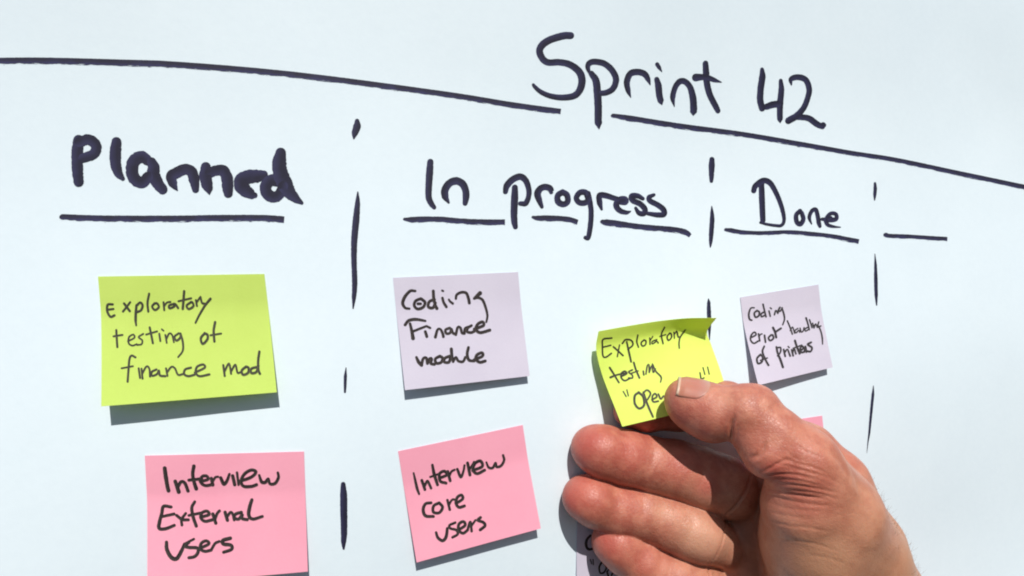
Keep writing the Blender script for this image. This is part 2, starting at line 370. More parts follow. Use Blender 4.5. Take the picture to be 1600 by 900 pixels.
def note_text(n, region, strokes, mat, wmul=1.0):
    bv = bvh_of(n)
    for s in strokes: writing(n, bv, region, s, mat, 'handwriting', lift=0.00004, wmul=wmul, jit=0.025)
note_text(nA, (190, 420, 3.6), [
 ['12: 14,195 46,238', '11: 48,188 30,212 8,240', '12: -50,200 -78,202 -80,240 -62,270 -40,262', '11: -76,230 -46,226',
  '12,13,13,9: 84,205 80,250 79,290 82,318', '12: 84,208 104,190 118,205 110,232 90,242', '11: 155,140 146,190 150,240', '11: 187,193 172,212 188,232 210,215 200,194 190,194', '10: 236,188 240,232', '9: 240,210 255,190 275,186',
  '11: 296,196 268,206 270,222 296,212 302,198 318,220', '12: 352,126 348,180 344,225', '9: 320,182 392,165', '11: 392,186 366,206 378,226 404,210 400,190 390,186', '10: 418,176 424,208', '9: 424,186 440,162',
  '10: 444,158 452,190 468,196', '12,11,10,9: 500,168 470,205 440,255 416,303'],
 ['11: -30,345 -24,440', '10: -45,380 5,372', '9: 36,408 72,388 66,370 42,384 40,418 60,432 86,424', '9: 122,366 96,384 116,402 112,424 88,428', '11: 158,330 168,378 176,418', '9: 138,370 200,352', '10: 212,366 218,406', '8: 226,340 236,348',
  '9: 246,372 254,416', '9: 252,396 268,364 284,372 294,412', '10,11,11,8: 322,362 298,382 310,404 332,384 330,362 344,410 344,460 318,497', '12: 468,362 446,390 456,422 482,398 484,372 468,362', '12: 526,300 518,350 522,408', '9: 500,374 560,364'],
 ['11: 78,498 56,488 44,510 38,580 34,635', '9: 0,560 64,548', '10: 96,560 104,614', '10: 112,562 118,618', '10: 116,590 140,550 156,562 160,606', '11: 196,566 170,580 172,602 200,592 210,572 216,600 246,604',
  '10: 250,560 258,602', '10: 258,580 280,552 300,560 318,596 346,592', '11: 390,556 358,566 352,592 376,604 410,596', '11: 412,584 468,556 458,538 424,552 418,586 440,604 494,594',
  '11: 572,542 580,602', '10: 580,576 604,534 616,590', '10: 618,574 640,540 652,584 668,582', '12: 700,550 676,572 684,596 712,584 714,556 700,550', '12: 762,552 730,562 730,586 758,580 770,545', '12: 775,466 768,520 770,570 778,590']], M_inky, 1.18)
note_text(nB, (600, 415, 4.1875), [
 ['18,20,22,22,18,16: 204,166 172,166 138,202 122,245 138,276 166,282', '20: 240,216 206,232 198,262 220,284 256,272 268,240 244,218', '20,18: 222,250 240,250', '20: 330,222 296,236 290,270 320,276 336,244', '20,22,20,22: 322,166 326,220 336,262 346,280',
  '14: 380,163 387,166', '18: 382,212 390,240 408,270', '14,16: 424,222 434,236 450,248', '16,18,18,20,20: 470,216 476,190 508,174 538,180 552,214 558,244', '28,18: 628,180 590,214', '16,18,18,16,14: 590,214 616,210 644,224 664,272 676,326 669,368'],
 ['20,22,22,16: 138,388 162,360 210,352 270,362', '18,22,26: 170,380 182,430 190,476', '18,16: 186,432 236,412 272,398', '16,16: 278,396 302,408', '20: 270,432 280,464', '20,18,16,18,20: 336,468 350,420 368,416 382,440 388,464',
  '18: 430,408 402,420 408,444 432,440 440,414 450,440 466,448', '18: 470,452 482,404 500,408 510,440 526,444', '18: 526,444 530,412 556,400', '18: 572,392 548,408 544,432 568,438 590,430', '20: 590,416 650,392 644,368 612,384 600,416 630,438 692,422'],
 ['18,24,22: 212,600 226,630 246,652', '20: 246,650 256,610 276,604 284,640', '20: 284,640 300,608 312,612 306,640 330,646', '20: 366,592 336,610 342,638 372,634 384,606 364,592', '20: 430,592 398,606 394,630 424,632 436,600', '22,20,18: 440,546 444,590 452,628',
  '18: 452,628 470,600 486,624 516,628 532,600', '20,20,20,18: 552,536 544,580 556,618 590,624', '20: 590,616 644,592 640,570 608,584 600,612 626,632 662,624']], M_inkn)
note_text(nC, (215, 695, 4.389), [
 ['28,30,28,28: 186,160 194,220 204,280 212,314', '26,30: 258,250 272,290 282,322', '24: 272,296 298,254 324,262 346,316', '26,24,28: 386,146 378,200 386,250 402,300', '22: 352,242 440,232', '22: 432,252 482,236 474,214 444,216 430,250 462,278 512,272', '24: 506,230 516,274', '18,16: 516,248 534,222 552,218',
  '24,26,22,18: 570,226 592,268 614,244 630,200', '24: 652,212 666,272', '18: 682,190 692,272', '22: 694,252 780,220 812,184 780,172 736,196 710,244 726,282 780,284 816,272', '18,24,24,20,20,22,20,18: 834,208 850,252 876,256 896,232 908,266 944,262 966,222 962,190'],
 ['22,24,24,26,26,24,22: 230,426 178,422 166,470 150,530 148,572 190,576 252,552', '20,22: 160,494 250,474', '22: 268,484 306,512 348,514', '20: 330,470 302,510 304,550', '20,24,24: 392,390 372,430 380,490 402,556', '20: 352,484 436,466', '22: 432,496 490,478 476,454 442,466 434,500 462,524 512,514', '24: 516,474 536,536', '20: 532,508 546,470 562,452',
  '24: 600,462 616,516', '20: 612,494 638,462 654,478 662,514', '22: 712,462 672,474 664,500 694,508 718,478 716,504 752,512', '22,26,26,22,20: 784,376 770,420 762,480 790,508 856,490'],
 ['24,28,30,30,26,22: 198,668 202,720 232,772 268,780 300,730 322,680', '18: 322,680 352,664 386,646', '22,24,24,22: 352,668 326,694 356,704 410,708 414,738 390,766 352,774', '22: 416,714 488,680 472,658 438,674 430,712 462,730 504,722', '20: 504,722 532,676 560,662', '26,28,24,22: 636,640 584,656 590,680 640,688 644,716 590,736']], M_inkn)
note_text(nD, (610, 655, 3.752), [
 ['12,16,18,14: 136,316 146,360 156,404 168,438', '18: 184,358 202,412', '16: 200,392 216,362 226,376 238,404', '16,20,18: 246,268 256,320 276,384', '14: 234,338 290,318', '18: 286,346 330,326 316,304 288,320 292,362 326,374', '18: 336,306 350,360', '14: 346,330 358,306 376,296', '16,18,14,14: 392,292 412,338 428,304 434,270',
  '18: 452,256 466,326', '14: 466,290 484,262 490,250', '18: 482,300 538,276 528,244 496,258 484,296 508,318 552,298', '12,16,16,16,16,16,14: 562,252 576,282 600,284 616,256 622,278 648,272 666,240 660,210'],
 ['18,18,20,20,18: 238,490 206,496 192,530 206,566 252,570', '18: 286,490 254,508 252,544 286,548 306,516 286,490', '16: 334,474 348,530', '14: 344,500 362,472 384,472', '18: 388,492 424,466 416,444 392,458 384,492 402,516 434,508'],
 ['16,18,20,20,18: 268,664 278,694 306,712 326,690 334,640', '16: 380,606 346,622 352,640 386,650 394,674 364,692', '18: 398,650 438,622 428,600 402,614 400,650 426,668 452,650', '16: 452,650 468,602 476,656', '14: 474,626 498,592', '18: 528,576 512,592 544,604 554,624 526,648']], M_inkn)
note_text(nE, (1145, 435, 5.145), [
 ['9,11,13,11: 172,236 144,240 128,286 134,328 152,336', '12: 194,258 172,280 182,312 208,300 212,270 194,258', '11: 252,270 228,284 230,308 254,298', '11: 242,208 254,260 266,308', '10: 290,262 300,304', '8: 300,236 310,244', '10: 334,292 344,258 356,270 362,282 366,252 378,232', '10: 378,232 368,262 382,262 396,238', '10,11,10,9: 394,236 410,290 414,330 400,372'],
 ['11: 142,478 186,454 174,432 148,456 142,494 168,522 204,504', '11: 206,446 216,502', '9: 213,466 222,450 234,447', '12: 254,458 262,512', '12: 308,454 286,478 300,500 326,482 320,456 308,454', '14,14,14: 322,396 338,430 348,474', '13: 340,432 386,402'],
 ['10: 438,342 460,395 478,448', '9: 462,420 480,392 496,440', '9: 522,402 498,420 508,438 530,416 536,432', '9: 540,400 550,432 566,420 572,396', '9: 604,392 580,406 584,424 608,410', '12,10,10: 588,318 602,362 614,412', '9: 616,332 636,396', '9: 640,360 652,398', '9: 652,398 664,366 678,392', '9: 690,350 680,392 706,382', '9,9,10,7: 690,384 708,430 718,480 720,528'],
 ['13: 222,612 194,644 202,684 232,672 240,634 222,612', '12,13,13: 252,546 238,590 262,654 286,698', '10: 222,660 276,640', '13,13,15,14: 350,552 360,600 384,660 402,714', '11: 352,560 382,556 382,592 360,622', '12: 408,572 420,626', '10: 416,600 432,572 442,574', '11: 444,580 460,624', '9: 444,548 452,556', '11: 472,574 484,622', '10: 480,600 492,566 506,606', '13: 498,500 514,550 536,604', '9: 484,562 552,536', '12: 540,584 566,560 556,544 540,562 548,594 574,590', '11: 574,590 582,546 590,592', '12: 628,514 600,530 634,556 624,586 596,584']], M_inkthin, 1.35)
note_text(nF, (915, 485, 4.735), [
 ['13: 194,204 130,214 124,262 128,336 150,346 190,318', '12: 130,272 186,258', '14: 206,270 240,300 276,334', '11: 250,256 234,342', '13,16,15: 304,232 318,300 336,380', '13: 272,244 296,216 338,222 348,256 312,288', '12: 386,182 378,230 390,272', '12: 432,218 410,240 420,264 442,254 446,226 432,218', '11: 474,204 476,252', '9: 476,226 496,192',
  '11: 526,216 492,230 494,248 526,228 536,242', '12: 584,124 560,176 572,246', '9: 548,192 592,178', '12: 622,166 602,194 612,222 634,200 632,172 622,166', '10: 652,160 656,206', '9: 656,176 672,150', '12: 676,158 684,196 702,194', '12,12,10: 736,144 700,196 690,240 692,280'],
 ['16,15,14: 178,424 212,478 246,534', '18,14,14: 184,496 230,478 292,466', '14: 262,490 304,468 290,450 264,466 264,500 290,520 326,504', '13: 346,440 318,456 344,478 346,500 318,500', '15: 356,386 372,440 398,500', '11: 338,466 388,448', '13: 426,450 430,478', '12: 446,472 456,410 468,404 470,460', '12: 470,460 490,410 500,460 516,434', '12,13,13,10: 494,398 520,452 558,494 554,532'],
 ['10: 278,600 300,638', '10: 305,588 316,632', '18: 392,608 364,632 364,690 396,726 432,702 426,640 392,606', '14,18,17,15: 428,604 444,660 470,726 498,788', '14: 426,612 454,590 480,616 458,660', '14: 490,662 526,640 514,616 494,636 500,676 538,672', '14: 538,620 556,656 576,634 590,650 620,640'],
 ['12: 846,462 858,536', '11: 828,522 876,500', '10: 868,424 882,474', '10: 902,420 914,472']], M_inky)
note_text(nG, (870, 780, 7.5), [
 ['26,30,32,30,26: 392,425 350,478 344,545 376,588 440,572'], ['14: 392,705 408,756', '14: 424,706 428,766'], ['22: 522,742 496,800 510,866 552,856 580,800 550,750', '22: 588,850 604,905', '20: 590,850 620,810 660,840 640,890']], M_inkn)

# ---------------------------------------------------------------- the hand
H = 0.5                                                         # voxel, mm
def PT(px, py, L): return P(px, py, L).astype(np.float32)
lo = np.array([25., -78., -250.]); hi = np.array([300., 1.5, 0.])
n3 = np.ceil((hi - lo) / H).astype(int)
FAR = 14.0
def grid_slice(a, b):
    i0 = np.clip(np.floor((a - lo) / H).astype(int), 0, n3 - 1); i1 = np.clip(np.ceil((b - lo) / H).astype(int) + 1, 1, n3)
    return tuple(slice(i0[k], i1[k]) for k in range(3))
def coords(sl):
    ax = [(lo[k] + H * np.arange(sl[k].start, sl[k].stop)).astype(np.float32) for k in range(3)]
    return ax[0][:, None, None], ax[1][None, :, None], ax[2][None, None, :]
def cone(sl, a, ra, b, rb, flat=None, fs=1.0):
    X, Y, Z = coords(sl); ab = (b - a); L2 = float(ab @ ab) + 1e-6
    t = np.clip(((X - a[0]) * ab[0] + (Y - a[1]) * ab[1] + (Z - a[2]) * ab[2]) / L2, 0, 1)
    qx, qy, qz = X - a[0] - t * ab[0], Y - a[1] - t * ab[1], Z - a[2] - t * ab[2]
    if flat is not None:
        d = (qx * flat[0] + qy * flat[1] + qz * flat[2]) * (1 / fs - 1)
        qx, qy, qz = qx + d * flat[0], qy + d * flat[1], qz + d * flat[2]
    return np.sqrt(qx * qx + qy * qy + qz * qz) - (ra + (rb - ra) * t)
def smin(a, b, k):
    h = np.maximum(k - np.abs(a - b), 0) / k
    return np.minimum(a, b) - h * h * k * 0.25
def box_of(nodes, pad):
    A = np.array([n[0] for n in nodes]); r = max(n[1] for n in nodes)
    return grid_slice(A.min(0) - r - pad, A.max(0) + r + pad)
def chain(nodes, k, flat=None, fs=1.0, pads=()):
    """nodes [(point, radius)...] -> (slice, field)"""
    sl = box_of(list(nodes) + list(pads), FAR * 0.6); f = None
    for (a, ra), (b, rb) in zip(nodes[:-1], nodes[1:]):
        c = cone(sl, a, ra, b, rb, flat, fs); f = c if f is None else smin(f, c, k)
    for (a, ra) in pads:
        f = smin(f, cone(sl, a, ra, a + 0.01, ra), k + 1)
    return sl, f
# palm, back of hand, thenar, forearm
palm = np.full(n3, FAR, np.float32)
def add(field, sf, k):
    sl, f = sf; field[sl] = smin(field[sl], np.minimum(f, FAR), k)
idx_mcp, mid_mcp, rng_mcp, pin_mcp = PT(1306, 752, 30), PT(1222, 806, 20), PT(1196, 872, 19), PT(1180, 940, 19)
wrist_a, wrist_b = PT(1368, 965, 35), PT(1345, 1035, 37)
nY = np.array([0., 1., 0.])
add(palm, chain([(idx_mcp, 11.5), (PT(1352, 850, 34), 14), (wrist_a, 19)], 4), 1)
add(palm, chain([(PT(1262, 704, 24), 10.2), (idx_mcp, 11.0)], 3), 7)
add(palm, chain([(mid_mcp, 11.5), (PT(1300, 880, 28), 13), (wrist_a, 19)], 4), 9)
add(palm, chain([(rng_mcp, 11), (PT(1265, 930, 26), 13), (wrist_b, 19)], 4), 9)
add(palm, chain([(pin_mcp, 10.5), (PT(1240, 985, 26), 14), (wrist_b, 19)], 4), 9)
add(palm, chain([(wrist_a, 20), (PT(1395, 1030, 36), 22), (PT(1560, 1330, 40), 28), (PT(1700, 1600, 45), 32)], 5), 12)
add(palm, chain([(PT(1192, 772, 24), 10.5), (PT(1168, 830, 19), 10), (PT(1150, 930, 18), 10)], 4), 5)
add(palm, chain([(PT(1142, 815, 13), 8), (PT(1122, 865, 12), 8), (PT(1112, 925, 13), 9)], 4), 4)
# thumb and thenar, in front of the palm
th_mcp, th_ip = PT(1250, 722, 53), PT(1160, 643.5, 43)
thumb = np.full(n3, FAR, np.float32)
add(thumb, chain([(PT(1074.5, 626, 30), 8.6), (PT(1094, 636, 32.5), 9.6), (PT(1117, 645, 36.5), 9.7), (th_ip, 9.3)], 2.5, pads=((PT(1080, 640, 30), 7.0), (PT(1108, 652, 34), 8.3))), 1)
add(thumb, chain([(th_ip, 9.4), (PT(1178, 639, 44), 9.2)], 3), 2.0)
add(thumb, chain([(PT(1167, 645, 44), 9.4), (PT(1208, 682, 49), 10.4), (th_mcp, 12.2)], 3), 2.2)
add(thumb, chain([(th_mcp, 12.4), (PT(1268, 752, 53), 12.9), (PT(1300, 800, 51), 16), (PT(1335, 870, 43), 18), (wrist_a, 20)], 4), 4)
add(thumb, chain([(PT(1254, 795, 51), 14), (PT(1268, 845, 47), 17.2), (PT(1285, 930, 40), 19.5)], 4), 4.5)
add(thumb, chain([(PT(1172, 674, 46), 7.6), (PT(1200, 708, 51), 9.0)], 3), 1.8)
add(thumb, chain([(PT(1285, 740, 44), 9), (PT(1325, 800, 40), 12)], 3), 6)
body = smin(palm, thumb, 5.0)
# web between thumb and index
add(body, chain([(PT(1240, 735, 38), 8), (PT(1285, 790, 38), 13)], 3), 5)
field = body.copy()
def finger(nodes, kp, ks=2.2, flat=None, fs=1.0, pads=()):
    sl, f = chain(nodes, ks, flat, fs, pads)
    field[sl] = np.minimum(field[sl], smin(palm[sl], f, kp))
index = [(PT(984, 643, 7.8), 6.6), (PT(1010, 645, 9.0), 7.3), (PT(1058, 642, 11.5), 7.9), (PT(1098, 636, 15), 8.5), (PT(1135, 633, 19), 9.3), (PT(1200, 668, 22), 9.3), (PT(1262, 704, 25), 10.3)]
finger(index, 5)
middle = [(PT(926, 700, 9.5), 8.6), (PT(943, 706, 11), 10.0), (PT(975, 714, 12), 10.4), (PT(1018, 725, 14), 10.4), (PT(1056, 733, 16), 11.2), (PT(1092, 745, 18), 11.7), (PT(1128, 758, 21), 11.6), (PT(1136, 764, 22), 11.0), (PT(1185, 790, 17), 9)]
finger(middle, 1.6, pads=((PT(938, 703, 12.5), 8.6),))
ring = [(PT(911, 777, 8.8), 8.2), (PT(930, 784, 10), 9.5), (PT(965, 795, 11.5), 9.7), (PT(1002, 801, 13.5), 9.7), (PT(1040, 814, 16), 10.3), (PT(1075, 828, 19), 10.6), (PT(1094, 837, 21), 10.0), (PT(1150, 862, 17), 8)]
finger(ring, 1.6, pads=((PT(922, 780, 12), 8.2),))
pinky = [(PT(957, 846, 10.0), 8.3), (PT(976, 859, 11.5), 9.1), (PT(1005, 880, 14), 9.3), (PT(1030, 897, 16), 9.3), (PT(1055, 906, 18), 9.9), (PT(1082, 917, 20), 9.9), (PT(1104, 924, 20), 9.2), (PT(1135, 940, 18), 8)]
finger(pinky, 1.6, pads=((PT(966, 850, 13), 7.6),))
# surface from the distance field
import openvdb
g = openvdb.FloatGrid(background=FAR)
g.copyFromArray(np.ascontiguousarray(np.clip(field, -3, 3)).astype(np.float32))
pts, quads = g.convertToQuads(isovalue=0.0)
pts = np.asarray(pts, dtype=np.float64); quads = np.asarray(quads, dtype=np.int64)
# drop faces on the domain border far outside the frame is not needed: the forearm ends in a closed cut
co = lo + pts * H
E_ = np.vstack([quads[:, [0, 1]], quads[:, [1, 2]], quads[:, [2, 3]], quads[:, [3, 0]]])
deg = np.bincount(E_.ravel(), minlength=len(co)).astype(float)[:, None]
def lap(c):
    s = np.zeros_like(c)
    for k in range(3):
        s[:, k] = np.bincount(E_[:, 0], weights=c[E_[:, 1], k], minlength=len(c)) + np.bincount(E_[:, 1], weights=c[E_[:, 0], k], minlength=len(c))
    return s / deg - c
for _ in range(5):
    co = co + 0.5 * lap(co)
def vnormals(c):
    a = c[quads[:, 2]] - c[quads[:, 0]]; b = c[quads[:, 3]] - c[quads[:, 1]]; fn = np.cross(a, b); out = np.zeros_like(c)
    for q in range(4):
        for k in range(3): out[:, k] += np.bincount(quads[:, q], weights=fn[:, k], minlength=len(c))
    return out / (np.linalg.norm(out, axis=1)[:, None] + 1e-12)
nrm = vnormals(co)
ctr = co.mean(0)
if (nrm * (co - ctr)).sum() < 0: nrm = -nrm; quads = quads[:, ::-1]
hb = BVHTree.FromPolygons([Vector(c) for c in co], [tuple(q) for q in quads])
# creases and wrinkles: (photo polyline, depth mm, half width mm)
CR = [
 ([(1190, 757), (1204, 765), (1230, 771), (1262, 776), (1290, 779)], 0.65, 0.5), ([(1192, 745), (1215, 741), (1245, 742), (1275, 749)], 0.4, 0.5), ([(1191, 738), (1205, 731), (1220, 722), (1238, 718)], 0.45, 0.6),
 ([(1196, 770), (1225, 780), (1258, 787), (1300, 791)], 0.3, 0.45), ([(1205, 756), (1235, 757), (1268, 762), (1310, 770)], 0.4, 0.45), ([(1172, 716), (1184, 712), (1192, 702), (1196, 690)], 0.6, 0.8),
 ([(1200, 751), (1228, 749), (1260, 754), (1290, 762)], 0.28, 0.4), ([(1215, 765), (1245, 767), (1280, 772), (1310, 780)], 0.3, 0.4), ([(1220, 733), (1250, 735), (1290, 745), (1315, 757)], 0.25, 0.45),
 ([(1200, 799), (1230, 806), (1270, 812)], 0.16, 0.45), ([(1195, 812), (1230, 821), (1265, 825), (1300, 832)], 0.2, 0.5), ([(1240, 690), (1255, 703), (1285, 715)], 0.15, 0.6), ([(1215, 712), (1240, 722), (1270, 730), (1300, 743)], 0.25, 0.45), ([(1205, 724), (1235, 729), (1265, 738)], 0.22, 0.4),
 ([(1200, 785), (1235, 795), (1285, 799)], 0.15, 0.4), ([(1240, 845), (1275, 850), (1310, 862)], 0.15, 0.5), ([(1260, 868), (1295, 872), (1330, 885)], 0.12, 0.5), ([(1225, 700), (1240, 715), (1262, 722)], 0.18, 0.4),
 ([(1143, 694), (1142, 680), (1143, 664), (1148, 650)], 0.9, 0.7), ([(1150, 690), (1152, 676), (1155, 662)], 0.2, 0.5), ([(1178, 600), (1188, 612), (1192, 628)], 0.2, 0.6), ([(1165, 598), (1170, 614), (1172, 628)], 0.15, 0.6), ([(1150, 598), (1156, 612), (1158, 625)], 0.12, 0.6),
 ([(1012, 682), (1021, 694), (1023, 708), (1018, 724), (1008, 740)], -0.28, 1.7), ([(1088, 770), (1096, 752), (1100, 734), (1096, 716)], -0.25, 1.8),
 ([(1000, 772), (1007, 784), (1006, 800), (998, 818)], -0.25, 1.6), ([(1078, 800), (1084, 820), (1078, 840), (1066, 856)], -0.25, 1.7), ([(1022, 846), (1032, 860), (1033, 878), (1028, 897)], -0.25, 1.6),
 ([(1013, 684), (1021, 694), (1023, 708), (1018, 724)], 0.16, 0.45), ([(1001, 774), (1006, 784), (1006, 800)], 0.14, 0.45), ([(1024, 848), (1032, 860), (1033, 874)], 0.14, 0.45), ([(1078, 805), (1083, 820), (1079, 838)], 0.12, 0.45), ([(1092, 762), (1098, 748), (1100, 736)], 0.12, 0.45),
 ([(1174, 738), (1172, 750), (1165, 768), (1150, 790), (1132, 807)], 0.8, 0.5), ([(1132, 807), (1133, 825), (1129, 848), (1118, 872), (1106, 883)], 0.4, 0.45), ([(1106, 883), (1108, 892), (1110, 905)], 0.7, 0.5),
 ([(1330, 735), (1345, 765), (1355, 800), (1365, 840)], -0.6, 2.6), ([(1290, 700), (1312, 720), (1328, 748)], -0.4, 1.8)]
disp = np.zeros(len(co)); vv = [Vector(c) for c in co]
kdv = KDTree(len(vv))
for i, v in enumerate(vv): kdv.insert(v, i)
kdv.balance()
C0 = Vector((0, -DIST, 0))
for pl, dep, wd in CR:
    soft = dep < 0; dep = abs(dep)
    c, _ = smooth_path(pl, 1.0, 1.0)
    best = {}
    N_ = len(c)
    for q, pxy in enumerate(c):
        hit, _, _, _ = hb.ray_cast(C0, Vector(ray(pxy[0], pxy[1])).normalized())
        if hit is None: continue
        t = q / max(1, N_ - 1); fade = min(1.0, 0.25 + 3 * min(t, 1 - t))
        for (_, i, d) in kdv.find_range(hit, wd * 2.8):
            val = dep * fade * math.exp(-(d / wd) ** 2) - (0 if soft else 0.15) * dep * fade * math.exp(-((d - 1.7 * wd) / (0.7 * wd)) ** 2)
            if i not in best or abs(val) > abs(best[i]) and val * best[i] >= 0 or d < best.get((i, 'd'), 1e9):
                best[i] = val; best[(i, 'd')] = d
    for k, v in best.items():
        if not isinstance(k, tuple): disp[k] += v
# tendon / soft tissue undulation
disp += 0.10 * np.sin(co[:, 0] * 0.33 + 0.2 * co[:, 2]) * np.sin(co[:, 2] * 0.41 + 1) * np.cos(co[:, 1] * 0.3)
co = co - nrm * disp[:, None]
for _ in range(1): co = co + 0.25 * lap(co)
nrm = vnormals(co)

# skin colour zones, attached to the skin itself
def blob(p, r): return np.exp(-((co - p) ** 2).sum(1) / (r * r))
red = np.zeros(len(co)); pale = np.zeros(len(co)); tan = np.zeros(len(co))
for p, r, a in ((PT(920, 695, 14), 11, 1), (PT(905, 775, 12), 10, 1), (PT(950, 845, 13), 10, .95), (PT(975, 710, 18), 12, .7), (PT(1055, 720, 24), 10, .6), (PT(1108, 764, 32), 6, 1.0), (PT(980, 795, 18), 10, .45), (PT(1060, 650, 36), 10, .5),
                (PT(1215, 752, 60), 9, .95), (PT(1250, 770, 62), 11, .6), (PT(1245, 720, 60), 12, .35), (PT(1095, 655, 42), 12, .5), (PT(1150, 600, 40), 8, .5), (PT(1000, 655, 14), 14, .8), (PT(1330, 700, 40), 10, .35), (PT(1255, 840, 66), 9, .3), (PT(990, 870, 18), 12, .5)):
    red = np.maximum(red, a * blob(p, r))
for p, r, a in ((PT(1100, 783, 30), 8, .5), (PT(1095, 840, 30), 10, .8), (PT(1040, 700, 24), 5, .5), (PT(1035, 795, 24), 5, .6), (PT(1210, 800, 60), 8, .5), (PT(1120, 625, 42), 6, .4), (PT(1140, 840, 30), 8, .7), (PT(1060, 605, 38), 6, .35)):
    pale = np.maximum(pale, a * blob(p, r))
for p, r, a in ((PT(1390, 870, 50), 28, 1), (PT(1300, 900, 66), 20, .9), (PT(1240, 900, 66), 16, .7), (PT(1450, 1000, 60), 50, 1), (PT(1370, 800, 45), 14, .8), (PT(1340, 950, 60), 50, .8)):
    tan = np.maximum(tan, a * blob(p, r))
hand_m, N, K, b = new_mat('skin')
at = node(N, 'ShaderNodeVertexColor', layer_name='zones'); sx = node(N, 'ShaderNodeSeparateColor'); K.new(at.outputs[0], sx.inputs[0])
tc = node(N, 'ShaderNodeTexCoord')
def mixc(fac, a, bcol, mode='MIX'):
    mx = node(N, 'ShaderNodeMix', data_type='RGBA', blend_type=mode)
    if isinstance(fac, float): mx.inputs[0].default_value = fac
    else: K.new(fac, mx.inputs[0])
    for s, v in ((6, a), (7, bcol)):
        if isinstance(v, tuple): mx.inputs[s].default_value = (*v, 1)
        else: K.new(v, mx.inputs[s])
    return mx.outputs[2]
nz1 = node(N, 'ShaderNodeTexNoise', i_Scale=190.0, i_Detail=5.0, i_Roughness=0.6); K.new(tc.outputs['Object'], nz1.inputs['Vector'])
nz2 = node(N, 'ShaderNodeTexNoise', i_Scale=60.0, i_Detail=3.0); K.new(tc.outputs['Object'], nz2.inputs['Vector'])
mot = node(N, 'ShaderNodeMapRange'); mot.inputs[1].default_value = 0.42; mot.inputs[2].default_value = 0.60; K.new(nz1.outputs['Fac'], mot.inputs[0])
base = mixc(mot.outputs[0], (0.39, 0.128, 0.085), (0.52, 0.22, 0.145))
mo2 = node(N, 'ShaderNodeMapRange'); mo2.inputs[1].default_value = 0.4; mo2.inputs[2].default_value = 0.7; mo2.inputs[4].default_value = 0.35; K.new(nz2.outputs['Fac'], mo2.inputs[0])
base = mixc(mo2.outputs[0], base, (0.47, 0.13, 0.088))
base = mixc(sx.outputs[2], base, (0.46, 0.245, 0.145))
base = mixc(sx.outputs[1], base, (0.56, 0.30, 0.20))
rf = node(N, 'ShaderNodeMath', operation='MULTIPLY'); rf.inputs[1].default_value = 0.8; K.new(sx.outputs[0], rf.inputs[0])
base = mixc(rf.outputs[0], base, (0.44, 0.085, 0.068))
K.new(base, b.inputs['Base Color'])
b.inputs['Roughness'].default_value = 0.42; b.inputs['Specular IOR Level'].default_value = 0.42
b.inputs['Subsurface Weight'].default_value = 0.35; b.inputs['Subsurface Radius'].default_value = (1.0, 0.35, 0.2); b.inputs['Subsurface Scale'].default_value = 0.0018
vo = node(N, 'ShaderNodeTexVoronoi', feature='DISTANCE_TO_EDGE'); vo.inputs['Scale'].default_value = 900
dm = node(N, 'ShaderNodeVectorMath', operation='ADD'); nz3 = node(N, 'ShaderNodeTexNoise', i_Scale=400.0); K.new(tc.outputs['Object'], nz3.inputs['Vector'])
sc3 = node(N, 'ShaderNodeVectorMath', operation='SCALE'); sc3.inputs['Scale'].default_value = 0.0012; K.new(nz3.outputs['Color'], sc3.inputs[0])
K.new(tc.outputs['Object'], dm.inputs[0]); K.new(sc3.outputs[0], dm.inputs[1]); K.new(dm.outputs[0], vo.inputs['Vector'])
vr = node(N, 'ShaderNodeMapRange'); vr.inputs[1].default_value = 0.0; vr.inputs[2].default_value = 0.12; K.new(vo.outputs['Distance'], vr.inputs[0])
b1 = node(N, 'ShaderNodeBump'); b1.inputs['Strength'].default_value = 0.5; b1.inputs['Distance'].default_value = 0.00009; K.new(vr.outputs[0], b1.inputs['Height'])
nz4 = node(N, 'ShaderNodeTexNoise', i_Scale=500.0, i_Detail=4.0, i_Roughness=0.65); K.new(tc.outputs['Object'], nz4.inputs['Vector'])
b2 = node(N, 'ShaderNodeBump'); b2.inputs['Strength'].default_value = 0.6; b2.inputs['Distance'].default_value = 0.00035; K.new(nz4.outputs['Fac'], b2.inputs['Height']); K.new(b1.outputs[0], b2.inputs['Normal'])
K.new(b2.outputs[0], b.inputs['Normal'])
me = bpy.data.meshes.new('hand')
me.vertices.add(len(co)); me.vertices.foreach_set('co', (co / 1000).astype(np.float32).ravel())
nq = len(quads); me.loops.add(nq * 4); me.loops.foreach_set('vertex_index', quads.astype(np.int32).ravel())
me.polygons.add(nq); me.polygons.foreach_set('loop_start', np.arange(0, nq * 4, 4, dtype=np.int32)); me.polygons.foreach_set('loop_total', np.full(nq, 4, np.int32))
me.update(calc_edges=True); me.validate(); me.polygons.foreach_set('use_smooth', [True] * len(me.polygons))
ca = me.color_attributes.new('zones', 'FLOAT_COLOR', 'POINT')
ca.data.foreach_set('color', np.stack([red, pale, tan, np.ones(len(co))], 1).astype(np.float32).ravel())
me.materials.append(hand_m)
hand = bpy.data.objects.new('hand', me); col.objects.link(hand)
tag(hand, 'bare right hand reaching in from the lower right and pinching a yellow note', 'hand')
print('hand verts', len(co))

